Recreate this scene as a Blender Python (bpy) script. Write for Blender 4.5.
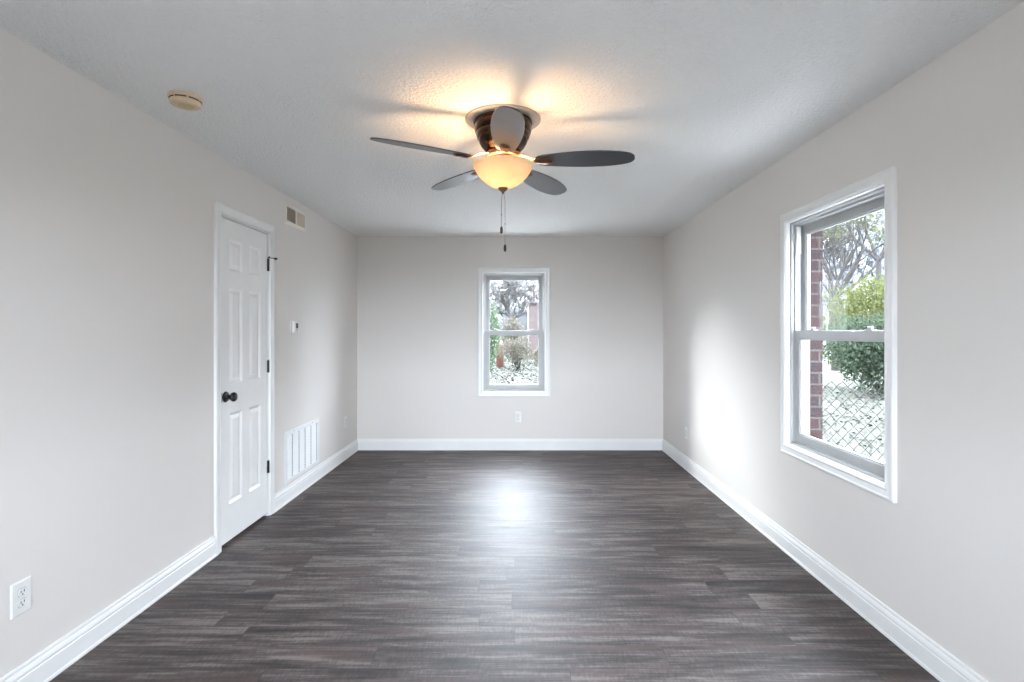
import bpy, bmesh, math, random
from mathutils import Vector, Matrix, Euler

for _o in list(bpy.data.objects):
    bpy.data.objects.remove(_o, do_unlink=True)
S = bpy.context.scene
COL = S.collection
R = math.radians

# ------------------------------------------------------------------ room size (metres)
XL, XR, YB, YF, H = -1.84, 1.655, 6.03, -0.45, 2.44
GZ = -0.22                         # ground outside

# ------------------------------------------------------------------ camera
cam_d = bpy.data.cameras.new('camera')
cam = bpy.data.objects.new('camera', cam_d)
COL.objects.link(cam)
cam.location = (0, 0, 1.362)
cam.rotation_euler = (R(90), 0, 0)
cam_d.sensor_width = 36
cam_d.lens = 18.5625
cam_d.shift_x = -6.3 / 1024
cam_d.shift_y = -10.3 / 1024
cam_d.clip_start = 0.02
S.camera = cam

# ------------------------------------------------------------------ sky
W = bpy.data.worlds.new('sky')
S.world = W
W.use_nodes = True
wn = W.node_tree
wn.nodes['Background'].inputs['Color'].default_value = (0.82, 0.885, 1.0, 1)
# overcast sky, brighter towards the hazy sun side beyond the back wall
def _wm(op, a, b=None):
    nd = wn.nodes.new('ShaderNodeMath')
    nd.operation = op
    for i, v in enumerate((a, b)):
        if v is None:
            continue
        if isinstance(v, (int, float)):
            nd.inputs[i].default_value = v
        else:
            wn.links.new(v, nd.inputs[i])
    return nd.outputs[0]
_tc = wn.nodes.new('ShaderNodeTexCoord')
def _lobe(d, p, amp):
    dp = wn.nodes.new('ShaderNodeVectorMath')
    dp.operation = 'DOT_PRODUCT'
    wn.links.new(_tc.outputs['Generated'], dp.inputs[0])
    dp.inputs[1].default_value = Vector(d).normalized()
    return _wm('MULTIPLY', _wm('POWER', _wm('MAXIMUM', dp.outputs['Value'], 0.0), p), amp)
_sky = _wm('ADD', _lobe((0.60, 0.68, 0.42), 5.0, 38.0), _lobe((0.0, -0.97, 0.24), 10.0, 28.0))
_sky = _wm('ADD', _sky, _lobe((0.0, 0.90, 0.43), 11.0, 36.0))
wn.links.new(_wm('ADD', _sky, 12.0), wn.nodes['Background'].inputs['Strength'])

# ------------------------------------------------------------------ light guides in the window openings (sky portals)
def portal(name, loc, rot, sx, sy):
    l = bpy.data.lights.new(name, 'AREA')
    l.shape = 'RECTANGLE'
    l.size, l.size_y = sx, sy
    l.cycles.is_portal = True
    o = bpy.data.objects.new(name, l)
    o.location = loc
    o.rotation_euler = rot
    COL.objects.link(o)

portal('sky_portal', (-0.044, YB + 0.19, 1.345), (R(-90), 0, 0), 0.72, 1.36)
portal('sky_portal', (XR + 0.19, 2.79, 1.345), (0, R(90), 0), 1.36, 0.90)
portal('sky_portal', (-0.1, YF - 0.19, 1.345), (R(90), 0, 0), 1.84, 1.36)

# low hazy sun, a broad soft glow from beyond the back wall on the left
sun_d = bpy.data.lights.new('hazy_sun', 'SUN')
sun_d.energy = 11.0
sun_d.angle = R(26)
sun_d.color = (0.93, 0.97, 1.0)
sun = bpy.data.objects.new('hazy_sun', sun_d)
sun.location = (-8, 16, 5)
sun.rotation_euler = Vector((1.66, -1.72, -0.86)).to_track_quat('-Z', 'Y').to_euler()
COL.objects.link(sun)

# ------------------------------------------------------------------ exposure
S.view_settings.view_transform = 'Standard'
S.view_settings.look = 'None'
S.view_settings.gamma = 1
S.view_settings.use_curve_mapping = False
S.view_settings.exposure = 0.40
S.cycles.use_denoising = True
S.cycles.max_bounces = 14
S.cycles.diffuse_bounces = 8
S.cycles.transparent_max_bounces = 16
S.cycles.sample_clamp_indirect = 12

LAMP = 48.0                         # emission of the two bulbs

# ------------------------------------------------------------------ materials
def nmat(name, color=(0.8, 0.8, 0.8), rough=0.5, metal=0.0, spec=0.5):
    m = bpy.data.materials.new(name)
    m.use_nodes = True
    b = m.node_tree.nodes['Principled BSDF']
    b.inputs['Base Color'].default_value = (*color, 1)
    b.inputs['Roughness'].default_value = rough
    b.inputs['Metallic'].default_value = metal
    b.inputs['Specular IOR Level'].default_value = spec
    return m

class NT:
    """small helper for wiring node trees"""
    def __init__(s, m):
        s.t = m.node_tree
        s.b = s.t.nodes.get('Principled BSDF')
    def n(s, kind, **kw):
        nd = s.t.nodes.new(kind)
        for k, v in kw.items():
            setattr(nd, k, v)
        return nd
    def l(s, a, b):
        s.t.links.new(a, b)
    def math(s, op, a, b=None, c=None):
        nd = s.n('ShaderNodeMath', operation=op)
        for i, v in enumerate((a, b, c)):
            if v is None:
                continue
            if isinstance(v, (int, float)):
                nd.inputs[i].default_value = v
            else:
                s.l(v, nd.inputs[i])
        return nd.outputs[0]
    def obj(s):
        return s.n('ShaderNodeTexCoord').outputs['Object']
    def comb(s, x, y, z):
        nd = s.n('ShaderNodeCombineXYZ')
        for i, v in enumerate((x, y, z)):
            if isinstance(v, (int, float)):
                nd.inputs[i].default_value = v
            else:
                s.l(v, nd.inputs[i])
        return nd.outputs[0]
    def noise(s, vec, scale, detail=3, rough=0.5):
        nd = s.n('ShaderNodeTexNoise')
        s.l(vec, nd.inputs['Vector'])
        nd.inputs['Scale'].default_value = scale
        nd.inputs['Detail'].default_value = detail
        nd.inputs['Roughness'].default_value = rough
        return nd.outputs['Fac']
    def ramp(s, fac, stops):
        nd = s.n('ShaderNodeValToRGB')
        e = nd.color_ramp.elements
        while len(e) < len(stops):
            e.new(0.5)
        for el, (p, c) in zip(e, stops):
            el.position = p
            el.color = (*c, 1)
        s.l(fac, nd.inputs[0])
        return nd.outputs[0]
    def mix(s, fac, a, b, mode='MIX'):
        nd = s.n('ShaderNodeMix', data_type='RGBA', blend_type=mode)
        for sock, v in ((nd.inputs[0], fac), (nd.inputs[6], a), (nd.inputs[7], b)):
            if isinstance(v, (int, float)):
                sock.default_value = v
            elif isinstance(v, tuple):
                sock.default_value = (*v, 1)
            else:
                s.l(v, sock)
        return nd.outputs[2]
    def bump(s, h, strength, dist=0.01):
        nd = s.n('ShaderNodeBump')
        nd.inputs['Strength'].default_value = strength
        nd.inputs['Distance'].default_value = dist
        s.l(h, nd.inputs['Height'])
        s.l(nd.outputs[0], s.b.inputs['Normal'])

def wall_material():
    m = nmat('wall_paint', (0.757, 0.724, 0.693), 0.62, spec=0.25)
    t = NT(m)
    c = t.obj()
    h = t.noise(c, 160, 3, 0.6)
    t.bump(h, 0.10, 0.004)
    return m

def ceiling_material():
    m = nmat('ceiling_texture_paint', (0.88, 0.875, 0.865), 0.8, spec=0.15)
    t = NT(m)
    c = t.obj()
    v = t.n('ShaderNodeTexVoronoi', feature='SMOOTH_F1')
    t.l(c, v.inputs['Vector'])
    v.inputs['Scale'].default_value = 62
    n1 = t.noise(c, 120, 4, 0.65)
    h = t.math('ADD', t.math('MULTIPLY', v.outputs['Distance'], 0.8), n1)
    t.bump(h, 0.85, 0.011)
    return m

def floor_material():
    m = nmat('vinyl_plank', (0.1, 0.1, 0.1), 0.35, spec=0.48)
    t = NT(m)
    c = t.obj()
    sp = t.n('ShaderNodeSeparateXYZ')
    t.l(c, sp.inputs[0])
    x, y = sp.outputs[0], sp.outputs[1]
    PW, PL = 0.152, 1.22
    yr = t.math('DIVIDE', y, PW)
    row = t.math('FLOOR', yr)
    wn1 = t.n('ShaderNodeTexWhiteNoise', noise_dimensions='1D')
    t.l(row, wn1.inputs['W'])
    xs = t.math('ADD', t.math('DIVIDE', x, PL), t.math('MULTIPLY', wn1.outputs['Value'], 7.3))
    col = t.math('FLOOR', xs)
    wn2 = t.n('ShaderNodeTexWhiteNoise', noise_dimensions='2D')
    t.l(t.comb(row, col, 0), wn2.inputs['Vector'])
    rnd = wn2.outputs['Value']
    off = t.math('MULTIPLY', rnd, 37.0)
    # long grain along x, shifted plank by plank
    g1 = t.noise(t.comb(t.math('ADD', t.math('MULTIPLY', x, 2.4), off), t.math('MULTIPLY', y, 26.0), off), 1.0, 4, 0.6)
    g2 = t.noise(t.comb(t.math('ADD', t.math('MULTIPLY', x, 5.0), off), t.math('MULTIPLY', y, 120.0), off), 1.0, 3, 0.6)
    g3 = t.noise(t.comb(t.math('ADD', t.math('MULTIPLY', x, 90.0), off), t.math('MULTIPLY', y, 30.0), off), 1.0, 2, 0.5)
    g0 = t.noise(t.comb(t.math('ADD', t.math('MULTIPLY', x, 1.6), off), t.math('MULTIPLY', y, 9.0), off), 1.0, 3, 0.6)
    f = t.math('ADD', t.math('ADD', t.math('MULTIPLY', g1, 0.42), t.math('MULTIPLY', g0, 0.22)), t.math('MULTIPLY', g2, 0.24))
    f = t.math('ADD', f, t.math('MULTIPLY', g3, 0.12))
    f = t.math('ADD', f, t.math('MULTIPLY', t.math('SUBTRACT', rnd, 0.5), 0.06))
    base = t.ramp(f, [(0.385, (0.009, 0.0065, 0.0065)), (0.455, (0.034, 0.0255, 0.0240)),
                      (0.515, (0.074, 0.0585, 0.0555)), (0.585, (0.160, 0.133, 0.125))])
    warm = t.noise(t.comb(t.math('ADD', t.math('MULTIPLY', x, 1.8), off), t.math('MULTIPLY', y, 9.0), 4.0), 1.0, 2, 0.5)
    wf = t.ramp(warm, [(0.52, (0, 0, 0)), (0.68, (0.6, 0.6, 0.6))])
    base = t.mix(wf, base, (0.066, 0.038, 0.034))
    fy = t.math('FRACT', yr)
    fx = t.math('FRACT', xs)
    ey = t.math('MINIMUM', fy, t.math('SUBTRACT', 1.0, fy))
    ex = t.math('MULTIPLY', t.math('MINIMUM', fx, t.math('SUBTRACT', 1.0, fx)), PL / PW)
    seam = t.math('LESS_THAN', t.math('MINIMUM', ey, ex), 0.011)
    base = t.mix(t.math('MULTIPLY', seam, 0.6), base, (0.018, 0.015, 0.015))
    t.l(base, t.b.inputs['Base Color'])
    t.l(t.math('ADD', 0.40, t.math('MULTIPLY', g2, 0.34)), t.b.inputs['Roughness'])
    h = t.math('SUBTRACT', t.math('ADD', g2, t.math('MULTIPLY', g3, 0.4)), t.math('MULTIPLY', seam, 1.0))
    t.bump(h, 0.30, 0.003)
    return m

def brick_material(name, c1, c2, mortar, scale=1.0):
    m = nmat(name, c1, 0.85, spec=0.2)
    t = NT(m)
    c = t.obj()
    sp = t.n('ShaderNodeSeparateXYZ')
    t.l(c, sp.inputs[0])
    u = t.math('ADD', sp.outputs[0], sp.outputs[1])
    b = t.n('ShaderNodeTexBrick')
    t.l(t.comb(u, sp.outputs[2], 0), b.inputs['Vector'])
    b.inputs['Color1'].default_value = (*c1, 1)
    b.inputs['Color2'].default_value = (*c2, 1)
    b.inputs['Mortar'].default_value = (*mortar, 1)
    b.inputs['Scale'].default_value = 1.0
    b.inputs['Mortar Size'].default_value = 0.006
    b.inputs['Brick Width'].default_value = 0.203
    b.inputs['Row Height'].default_value = 0.069
    n = t.noise(c, 60, 4, 0.7)
    t.l(t.mix(0.5, b.outputs['Color'], t.ramp(n, [(0.3, (0.25, 0.25, 0.25)), (0.7, (1, 1, 1))]), 'MULTIPLY'), t.b.inputs['Base Color'])
    t.bump(t.math('SUBTRACT', n, b.outputs['Fac']), 0.4, 0.01)
    return m

def mottled(name, c1, c2, scale, rough=0.8, spec=0.3):
    m = nmat(name, c1, rough, spec=spec)
    t = NT(m)
    n = t.noise(t.obj(), scale, 4, 0.65)
    t.l(t.ramp(n, [(0.35, c1), (0.65, c2)]), t.b.inputs['Base Color'])
    return m

def leaf_material(name, c1, c2):
    m = bpy.data.materials.new(name)
    m.use_nodes = True
    t = NT(m)
    t.t.nodes.remove(t.b)
    out = t.t.nodes['Material Output']
    n = t.noise(t.obj(), 9.0, 3, 0.7)
    c = t.ramp(n, [(0.35, c1), (0.65, c2)])
    d = t.n('ShaderNodeBsdfDiffuse')
    tr = t.n('ShaderNodeBsdfTranslucent')
    t.l(c, d.inputs[0])
    t.l(c, tr.inputs[0])
    mx = t.n('ShaderNodeMixShader')
    mx.inputs[0].default_value = 0.35
    t.l(d.outputs[0], mx.inputs[1])
    t.l(tr.outputs[0], mx.inputs[2])
    t.l(mx.outputs[0], out.inputs[0])
    return m

def glass_material():
    m = bpy.data.materials.new('window_glass')
    m.use_nodes = True
    t = NT(m)
    t.t.nodes.remove(t.b)
    out = t.t.nodes['Material Output']
    tr = t.n('ShaderNodeBsdfTransparent')
    tr.inputs[0].default_value = (0.97, 0.985, 0.98, 1)
    gl = t.n('ShaderNodeBsdfGlossy')
    gl.inputs['Roughness'].default_value = 0.0
    lw = t.n('ShaderNodeLayerWeight')
    lw.inputs['Blend'].default_value = 0.12
    mx = t.n('ShaderNodeMixShader')
    t.l(t.math('MULTIPLY', lw.outputs['Fresnel'], 0.06), mx.inputs[0])
    t.l(tr.outputs[0], mx.inputs[1])
    t.l(gl.outputs[0], mx.inputs[2])
    t.l(mx.outputs[0], out.inputs[0])
    return m

def bowl_material():
    m = bpy.data.materials.new('alabaster_glass')
    m.use_nodes = True
    t = NT(m)
    t.t.nodes.remove(t.b)
    out = t.t.nodes['Material Output']
    n = t.noise(t.obj(), 9.0, 5, 0.65)
    c = t.ramp(n, [(0.3, (0.50, 0.45, 0.35)), (0.7, (0.60, 0.56, 0.47))])
    tr = t.n('ShaderNodeBsdfTranslucent')
    d = t.n('ShaderNodeBsdfDiffuse')
    g = t.n('ShaderNodeBsdfGlossy')
    g.inputs['Roughness'].default_value = 0.15
    t.l(c, tr.inputs[0])
    t.l(c, d.inputs[0])
    m1 = t.n('ShaderNodeMixShader')
    m1.inputs[0].default_value = 0.74
    t.l(tr.outputs[0], m1.inputs[1])
    t.l(d.outputs[0], m1.inputs[2])
    m2 = t.n('ShaderNodeMixShader')
    m2.inputs[0].default_value = 0.05
    t.l(m1.outputs[0], m2.inputs[1])
    t.l(g.outputs[0], m2.inputs[2])
    t.l(m2.outputs[0], out.inputs[0])
    return m

def emit_material(name, color, strength):
    m = bpy.data.materials.new(name)
    m.use_nodes = True
    t = NT(m)
    t.t.nodes.remove(t.b)
    e = t.n('ShaderNodeEmission')
    e.inputs[0].default_value = (*color, 1)
    e.inputs[1].default_value = strength
    t.l(e.outputs[0], t.t.nodes['Material Output'].inputs[0])
    return m

M_wall = wall_material()
M_ceil = ceiling_material()
M_floor = floor_material()
M_trim = mottled('trim_white_paint', (0.83, 0.828, 0.82), (0.86, 0.858, 0.85), 3.0, 0.35, 0.5)
M_door = mottled('door_white_paint', (0.86, 0.855, 0.845), (0.89, 0.885, 0.875), 3.0, 0.4, 0.45)
M_vinyl = mottled('vinyl_window_backlit_grey', (0.42, 0.425, 0.425), (0.46, 0.465, 0.465), 4.0, 0.38, 0.5)  # white vinyl greyed: backlit shade of the sashes put into the colour
M_plate = mottled('outlet_white_plastic', (0.82, 0.82, 0.80), (0.85, 0.85, 0.83), 8.0, 0.3, 0.5)
M_slot = nmat('slot_dark', (0.015, 0.015, 0.015), 0.7)
M_grey = nmat('groove_grey', (0.45, 0.46, 0.46), 0.5)
M_black = mottled('black_hardware', (0.006, 0.006, 0.007), (0.014, 0.013, 0.013), 30, 0.32, 0.5)
M_cream = mottled('yellowed_plastic', (0.66, 0.50, 0.33), (0.73, 0.58, 0.41), 14, 0.5, 0.4)
M_label = mottled('faded_label', (0.50, 0.45, 0.24), (0.62, 0.55, 0.33), 60, 0.6, 0.3)
M_vent = mottled('vent_cream_enamel', (0.84, 0.80, 0.73), (0.88, 0.84, 0.77), 6, 0.4, 0.4)
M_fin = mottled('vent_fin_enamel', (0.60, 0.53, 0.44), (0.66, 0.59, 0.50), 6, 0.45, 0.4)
M_duct = nmat('duct_dark', (0.05, 0.04, 0.03), 0.9)
M_grille = mottled('grille_white_enamel', (0.80, 0.81, 0.81), (0.83, 0.84, 0.84), 6, 0.4, 0.4)
M_bronze = nmat('oil_rubbed_bronze', (0.055, 0.032, 0.022), 0.20, metal=0.85)
M_iron = nmat('copper_bronze', (0.28, 0.14, 0.08), 0.26, metal=0.9)
M_finial = nmat('finial_bronze', (0.22, 0.12, 0.06), 0.4, metal=0.6)
M_blade = mottled('blade_dark_slate', (0.026, 0.029, 0.037), (0.036, 0.039, 0.048), 8, 0.38, 0.5)
_bb = M_blade.node_tree.nodes['Principled BSDF']
_bb.inputs['Coat Weight'].default_value = 0.7
_bb.inputs['Coat IOR'].default_value = 1.6
_bb.inputs['Coat Roughness'].default_value = 0.2
M_chain = nmat('chain_metal', (0.35, 0.30, 0.26), 0.35, metal=0.9)
M_fob = nmat('fob_wood', (0.035, 0.018, 0.012), 0.4)
M_plateShade = mottled('ceiling_plate_shade_grey', (0.33, 0.335, 0.34), (0.37, 0.375, 0.38), 5, 0.7, 0.2)  # shade around the fan housing is put into the plate's grey
M_bowl = bowl_material()
M_bulb = emit_material('bulb_glow', (1.0, 0.64, 0.34), LAMP * 16.5)
M_bulb2 = emit_material('dimmer_bulb_glow', (1.0, 0.64, 0.34), LAMP * 3)
M_glass = glass_material()
M_lcd = nmat('thermostat_screen', (0.10, 0.10, 0.09), 0.25)
M_brick = brick_material('red_brick', (0.055, 0.032, 0.031), (0.042, 0.028, 0.031), (0.085, 0.080, 0.076))
M_nbrick = brick_material('neighbour_pink_brick', (0.085, 0.062, 0.060), (0.075, 0.055, 0.055), (0.095, 0.088, 0.085))
M_siding = mottled('pale_siding', (0.060, 0.063, 0.068), (0.068, 0.070, 0.075), 3, 0.8)
M_redpaint = nmat('dark_red_paint', (0.016, 0.002, 0.004), 0.6)
M_ground = mottled('pale_leafy_ground', (0.030, 0.034, 0.024), (0.044, 0.045, 0.036), 1.4, 0.95, 0.1)
M_litter = mottled('dry_leaf_litter', (0.016, 0.015, 0.0125), (0.050, 0.048, 0.044), 7, 0.9, 0.1)
M_bark = mottled('grey_bark', (0.020, 0.0185, 0.0175), (0.044, 0.041, 0.039), 14, 0.9, 0.1)
M_bark2 = mottled('pale_grey_bark', (0.030, 0.029, 0.030), (0.050, 0.048, 0.048), 14, 0.9, 0.1)
M_leafY = leaf_material('yellow_green_leaf', (0.034, 0.042, 0.010), (0.100, 0.108, 0.050))
M_leafD = leaf_material('deep_green_leaf', (0.008, 0.016, 0.011), (0.060, 0.075, 0.052))
M_leafP = leaf_material('pale_green_leaf', (0.022, 0.042, 0.020), (0.085, 0.105, 0.068))
M_leafB = leaf_material('olive_brown_leaf', (0.034, 0.030, 0.023), (0.135, 0.127, 0.104))
M_conc = mottled('bounce_concrete', (0.36, 0.355, 0.34), (0.44, 0.435, 0.42), 2.5, 0.9, 0.2)
M_conc2 = mottled('bounce_concrete_bright', (0.56, 0.555, 0.54), (0.64, 0.635, 0.62), 2.5, 0.9, 0.2)  # made paler to raise the daylight bounced indoors
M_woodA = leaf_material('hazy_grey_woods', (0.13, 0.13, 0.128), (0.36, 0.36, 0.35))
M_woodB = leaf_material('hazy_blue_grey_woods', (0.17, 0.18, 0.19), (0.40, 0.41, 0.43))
M_wire = nmat('fence_wire', (0.009, 0.009, 0.008), 0.6, metal=0.0)
M_rust = mottled('rusty_orange', (0.060, 0.022, 0.013), (0.045, 0.020, 0.015), 12, 0.8)

# ------------------------------------------------------------------ mesh helpers
class MB:
    def __init__(s):
        s.v, s.f, s.sm = [], [], []
    def add(s, vs, fs, smooth=False, mat=None):
        o = len(s.v)
        if mat is not None:
            vs = [mat @ Vector(p) for p in vs]
        s.v += [tuple(p) for p in vs]
        s.f += [tuple(o + i for i in f) for f in fs]
        s.sm += [smooth] * len(fs)
        return s
    def box(s, x0, x1, y0, y1, z0, z1, mat=None):
        vs = [(x0, y0, z0), (x1, y0, z0), (x1, y1, z0), (x0, y1, z0), (x0, y0, z1), (x1, y0, z1), (x1, y1, z1), (x0, y1, z1)]
        fs = [(0, 3, 2, 1), (4, 5, 6, 7), (0, 1, 5, 4), (1, 2, 6, 5), (2, 3, 7, 6), (3, 0, 4, 7)]
        return s.add(vs, fs, False, mat)
    def lathe(s, prof, seg=48, mat=None):
        """profile of (r, z) turned about z; r = 0 closes the end"""
        vs, fs, idx = [], [], []
        for r, z in prof:
            if r < 1e-6:
                idx.append([len(vs)])
                vs.append((0, 0, z))
            else:
                idx.append(list(range(len(vs), len(vs) + seg)))
                vs += [(r * math.cos(2 * math.pi * k / seg), r * math.sin(2 * math.pi * k / seg), z) for k in range(seg)]
        for a, b in zip(idx[:-1], idx[1:]):
            for k in range(seg):
                k2 = (k + 1) % seg
                if len(a) == 1 and len(b) > 1:
                    fs.append((a[0], b[k2], b[k]))
                elif len(b) == 1 and len(a) > 1:
                    fs.append((a[k], a[k2], b[0]))
                elif len(a) > 1:
                    fs.append((a[k], a[k2], b[k2], b[k]))
        return s.add(vs, fs, True, mat)
    def tube(s, pts, rad, seg=8, cap=True):
        pts = [Vector(p) for p in pts]
        if not isinstance(rad, (list, tuple)):
            rad = [rad] * len(pts)
        vs, fs = [], []
        ref = Vector((0.31, 0.17, 0.93))
        for i, p in enumerate(pts):
            d = (pts[min(i + 1, len(pts) - 1)] - pts[max(i - 1, 0)]).normalized()
            a = d.cross(ref)
            if a.length < 1e-3:
                a = d.cross(Vector((1, 0, 0)))
            a.normalize()
            b = d.cross(a)
            for k in range(seg):
                t = 2 * math.pi * k / seg
                vs.append(p + (a * math.cos(t) + b * math.sin(t)) * rad[i])
        for i in range(len(pts) - 1):
            for k in range(seg):
                k2 = (k + 1) % seg
                fs.append((i * seg + k, i * seg + k2, (i + 1) * seg + k2, (i + 1) * seg + k))
        if cap:
            fs.append(tuple(range(seg - 1, -1, -1)))
            fs.append(tuple((len(pts) - 1) * seg + k for k in range(seg)))
        return s.add(vs, fs, True)
    def prism(s, poly, axis, a, b, mat=None):
        """polygon (p, q) extruded along an axis; the other two axes take p, q in xyz order"""
        n = len(poly)
        def mk(p, q, w):
            return {'x': (w, p, q), 'y': (p, w, q), 'z': (p, q, w)}[axis]
        vs = [mk(p, q, a) for p, q in poly] + [mk(p, q, b) for p, q in poly]
        fs = [tuple(range(n)), tuple(range(2 * n - 1, n - 1, -1))]
        fs += [(i, n + i, n + (i + 1) % n, (i + 1) % n) for i in range(n)]
        return s.add(vs, fs, False, mat)
    def frame(s, w, z0, z1, prof, sides=4, mat=None):
        """mitred frame: profile of (inset d, y); sides=3 leaves the bottom open"""
        vs, fs = [], []
        n = len(prof)
        for d, y in prof:
            zb = z0 + d if sides == 4 else z0
            vs += [(-w / 2 + d, y, zb), (-w / 2 + d, y, z1 - d), (w / 2 - d, y, z1 - d), (w / 2 - d, y, zb)]
        for i in range(n):
            j = (i + 1) % n
            for k in range(4 if sides == 4 else 3):
                k2 = (k + 1) % 4
                fs.append((i * 4 + k, i * 4 + k2, j * 4 + k2, j * 4 + k))
        if sides == 3:
            fs.append(tuple(i * 4 for i in range(n)))
            fs.append(tuple(i * 4 + 3 for i in range(n - 1, -1, -1)))
        return s.add(vs, fs, False, mat)
    def build(s, name, mat, parent=None, loc=(0, 0, 0), rotz=0, bevel=0, fix=True, sharp=35):
        me = bpy.data.meshes.new(name)
        me.from_pydata(s.v, [], s.f)
        if fix:
            bm = bmesh.new()
            bm.from_mesh(me)
            bmesh.ops.recalc_face_normals(bm, faces=bm.faces)
            bm.to_mesh(me)
            bm.free()
        if any(s.sm):
            me.polygons.foreach_set('use_smooth', s.sm)
            if fix:
                me.set_sharp_from_angle(angle=R(sharp))
        me.update()
        o = bpy.data.objects.new(name, me)
        o.location = loc
        o.rotation_euler = (0, 0, rotz)
        me.materials.append(mat)
        if parent is not None:
            o.parent = parent
        COL.objects.link(o)
        if bevel:
            b = o.modifiers.new('bevel', 'BEVEL')
            b.width = bevel
            b.segments = 2
            b.limit_method = 'ANGLE'
            b.angle_limit = R(40)
        return o

def empty(name, loc, rotz=0):
    o = bpy.data.objects.new(name, None)
    o.empty_display_size = 0.1
    o.location = loc
    o.rotation_euler = (0, 0, rotz)
    COL.objects.link(o)
    return o

def tag(o, label=None, cat=None, group=None, kind=None):
    for k, v in (('label', label), ('category', cat), ('group', group), ('kind', kind)):
        if v:
            o[k] = v
    return o

def struct(o, label, cat):
    return tag(o, label, cat, None, 'structure')

def copy_tree(o, parent=None):
    c = o.copy()
    COL.objects.link(c)
    if parent is not None:
        c.parent = parent
    for ch in list(o.children):
        copy_tree(ch, c)
    return c

ROT_L, ROT_R, ROT_B, ROT_F = R(-90), R(90), R(180), 0.0     # local +y points into the room

# ------------------------------------------------------------------ room shell
WZ0, WZ1 = 0.608, 2.083            # outer edges of the window casings
WH = WZ1 - WZ0
WB_C, WB_W = -0.049, 0.824         # back window: centre x, casing width
WR_C, WR_W = 2.802, 0.992           # right window: centre y, casing width
WF_C, WF_W = -0.10, 1.95           # unseen window added behind the viewer to let in daylight
IN = 0.055                         # casing covers the opening edge by this much
TH = 0.115                         # framed wall
BT = 0.092                         # brick facing
Z0, Z1 = -0.12, H + 0.12

def wall_with_hole(u0, u1, h0, h1, z0, z1, put):
    m = MB()
    for a, b, c, d in ((u0, h0, Z0, Z1), (h1, u1, Z0, Z1), (h0, h1, Z0, z0), (h0, h1, z1, Z1)):
        put(m, a, b, c, d)
    return m

def hole(c, w, g=0.0):
    return c - w / 2 + IN - g, c + w / 2 - IN + g, WZ0 + IN - g, WZ1 - IN + g

T2 = TH + BT
MB().box(XL - 0.2, XR + T2, YF - T2, YB + T2, -0.10, 0.0).build('floor', M_floor)
struct(bpy.data.objects['floor'], 'dark grey brown wood look plank floor', 'floor')
MB().box(XL - 0.2, XR + T2, YF - T2, YB + T2, H, H + 0.12).build('ceiling', M_ceil)
struct(bpy.data.objects['ceiling'], 'white textured ceiling', 'ceiling')

h = hole(WB_C, WB_W)
o = wall_with_hole(XL, XR, *h, lambda m, a, b, c, d: m.box(a, b, YB, YB + TH, max(c, 0), min(d, H))).build('wall_back', M_wall)
struct(o, 'light greige back wall with one small window', 'wall')
h = hole(WR_C, WR_W)
o = wall_with_hole(YF, YB, *h, lambda m, a, b, c, d: m.box(XR, XR + TH, a, b, max(c, 0), min(d, H))).build('wall_right', M_wall)
struct(o, 'light greige right wall with one large window', 'wall')
h = hole(WF_C, WF_W)
o = wall_with_hole(XL, XR, *h, lambda m, a, b, c, d: m.box(a, b, YF - TH, YF, max(c, 0), min(d, H))).build('wall_front', M_wall)
struct(o, 'light greige wall behind the viewer', 'wall')

# brick facing outside, its openings a little smaller than the framed ones
for nm, c, w, u0, u1, put in (
        ('trim_1', WB_C, WB_W, XL - 0.2, XR + T2, lambda m, a, b, c, d: m.box(a, b, YB + TH, YB + T2, c, d)),
        ('trim_2', WR_C, WR_W, YF - TH, YB + TH, lambda m, a, b, c, d: m.box(XR + TH, XR + T2, a, b, c, d)),
        ('trim_3', WF_C, WF_W, XL - 0.2, XR + T2, lambda m, a, b, c, d: m.box(a, b, YF - T2, YF - TH, c, d))):
    h = hole(c, w, -0.012)
    o = wall_with_hole(u0, u1, *h, put).build(nm, M_brick)
    struct(o, 'dark red brick facing around the window outside', 'brickwork')

# left wall: a solid back layer and a front layer with the door recess
DY0, DY1, DZ1 = 3.264, 3.882, 2.068      # door slab edges
DC = (DY0 + DY1) / 2
m = MB()
m.box(XL - 0.2, XL - 0.08, YF, YB, 0, H)
m.box(XL - 0.08, XL, YF, DY0 - 0.023, 0, H)
m.box(XL - 0.08, XL, DY1 + 0.023, YB, 0, H)
m.box(XL - 0.08, XL, DY0 - 0.023, DY1 + 0.023, DZ1 + 0.024, H)
struct(m.build('wall_left', M_wall), 'light greige left wall with a white door', 'wall')

# baseboards: moulded profile (out, up)
BP = [(0, 0), (0.019, 0), (0.019, 0.010), (0.0155, 0.016), (0.0155, 0.082), (0.0125, 0.085), (0.0125, 0.088), (0.0145, 0.092),
      (0.0145, 0.098), (0.011, 0.108), (0.0075, 0.112), (0.0075, 0.115), (0.0085, 0.118), (0.007, 0.125), (0.003, 0.127), (0, 0.127)]
CW = 0.063                               # door casing width
for nm, a, b in (('baseboard_left', YF, DY0 - 0.010 - CW), ('baseboard_left.001', DY1 + 0.010 + CW, YB)):
    o = MB().prism([(XL + p, q) for p, q in BP], 'y', a, b).build(nm, M_trim)
    struct(o, 'white moulded baseboard along the left wall', 'baseboard')
o = MB().prism([(XR - p, q) for p, q in BP], 'y', YF, YB).build('baseboard_right', M_trim)
struct(o, 'white moulded baseboard along the right wall', 'baseboard')
o = MB().prism([(YB - p, q) for p, q in BP], 'x', XL, XR).build('baseboard_back', M_trim)
struct(o, 'white moulded baseboard along the back wall', 'baseboard')
o = MB().prism([(YF + p, q) for p, q in BP], 'x', XL, XR).build('baseboard_front', M_trim)
struct(o, 'white moulded baseboard behind the viewer', 'baseboard')

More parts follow.
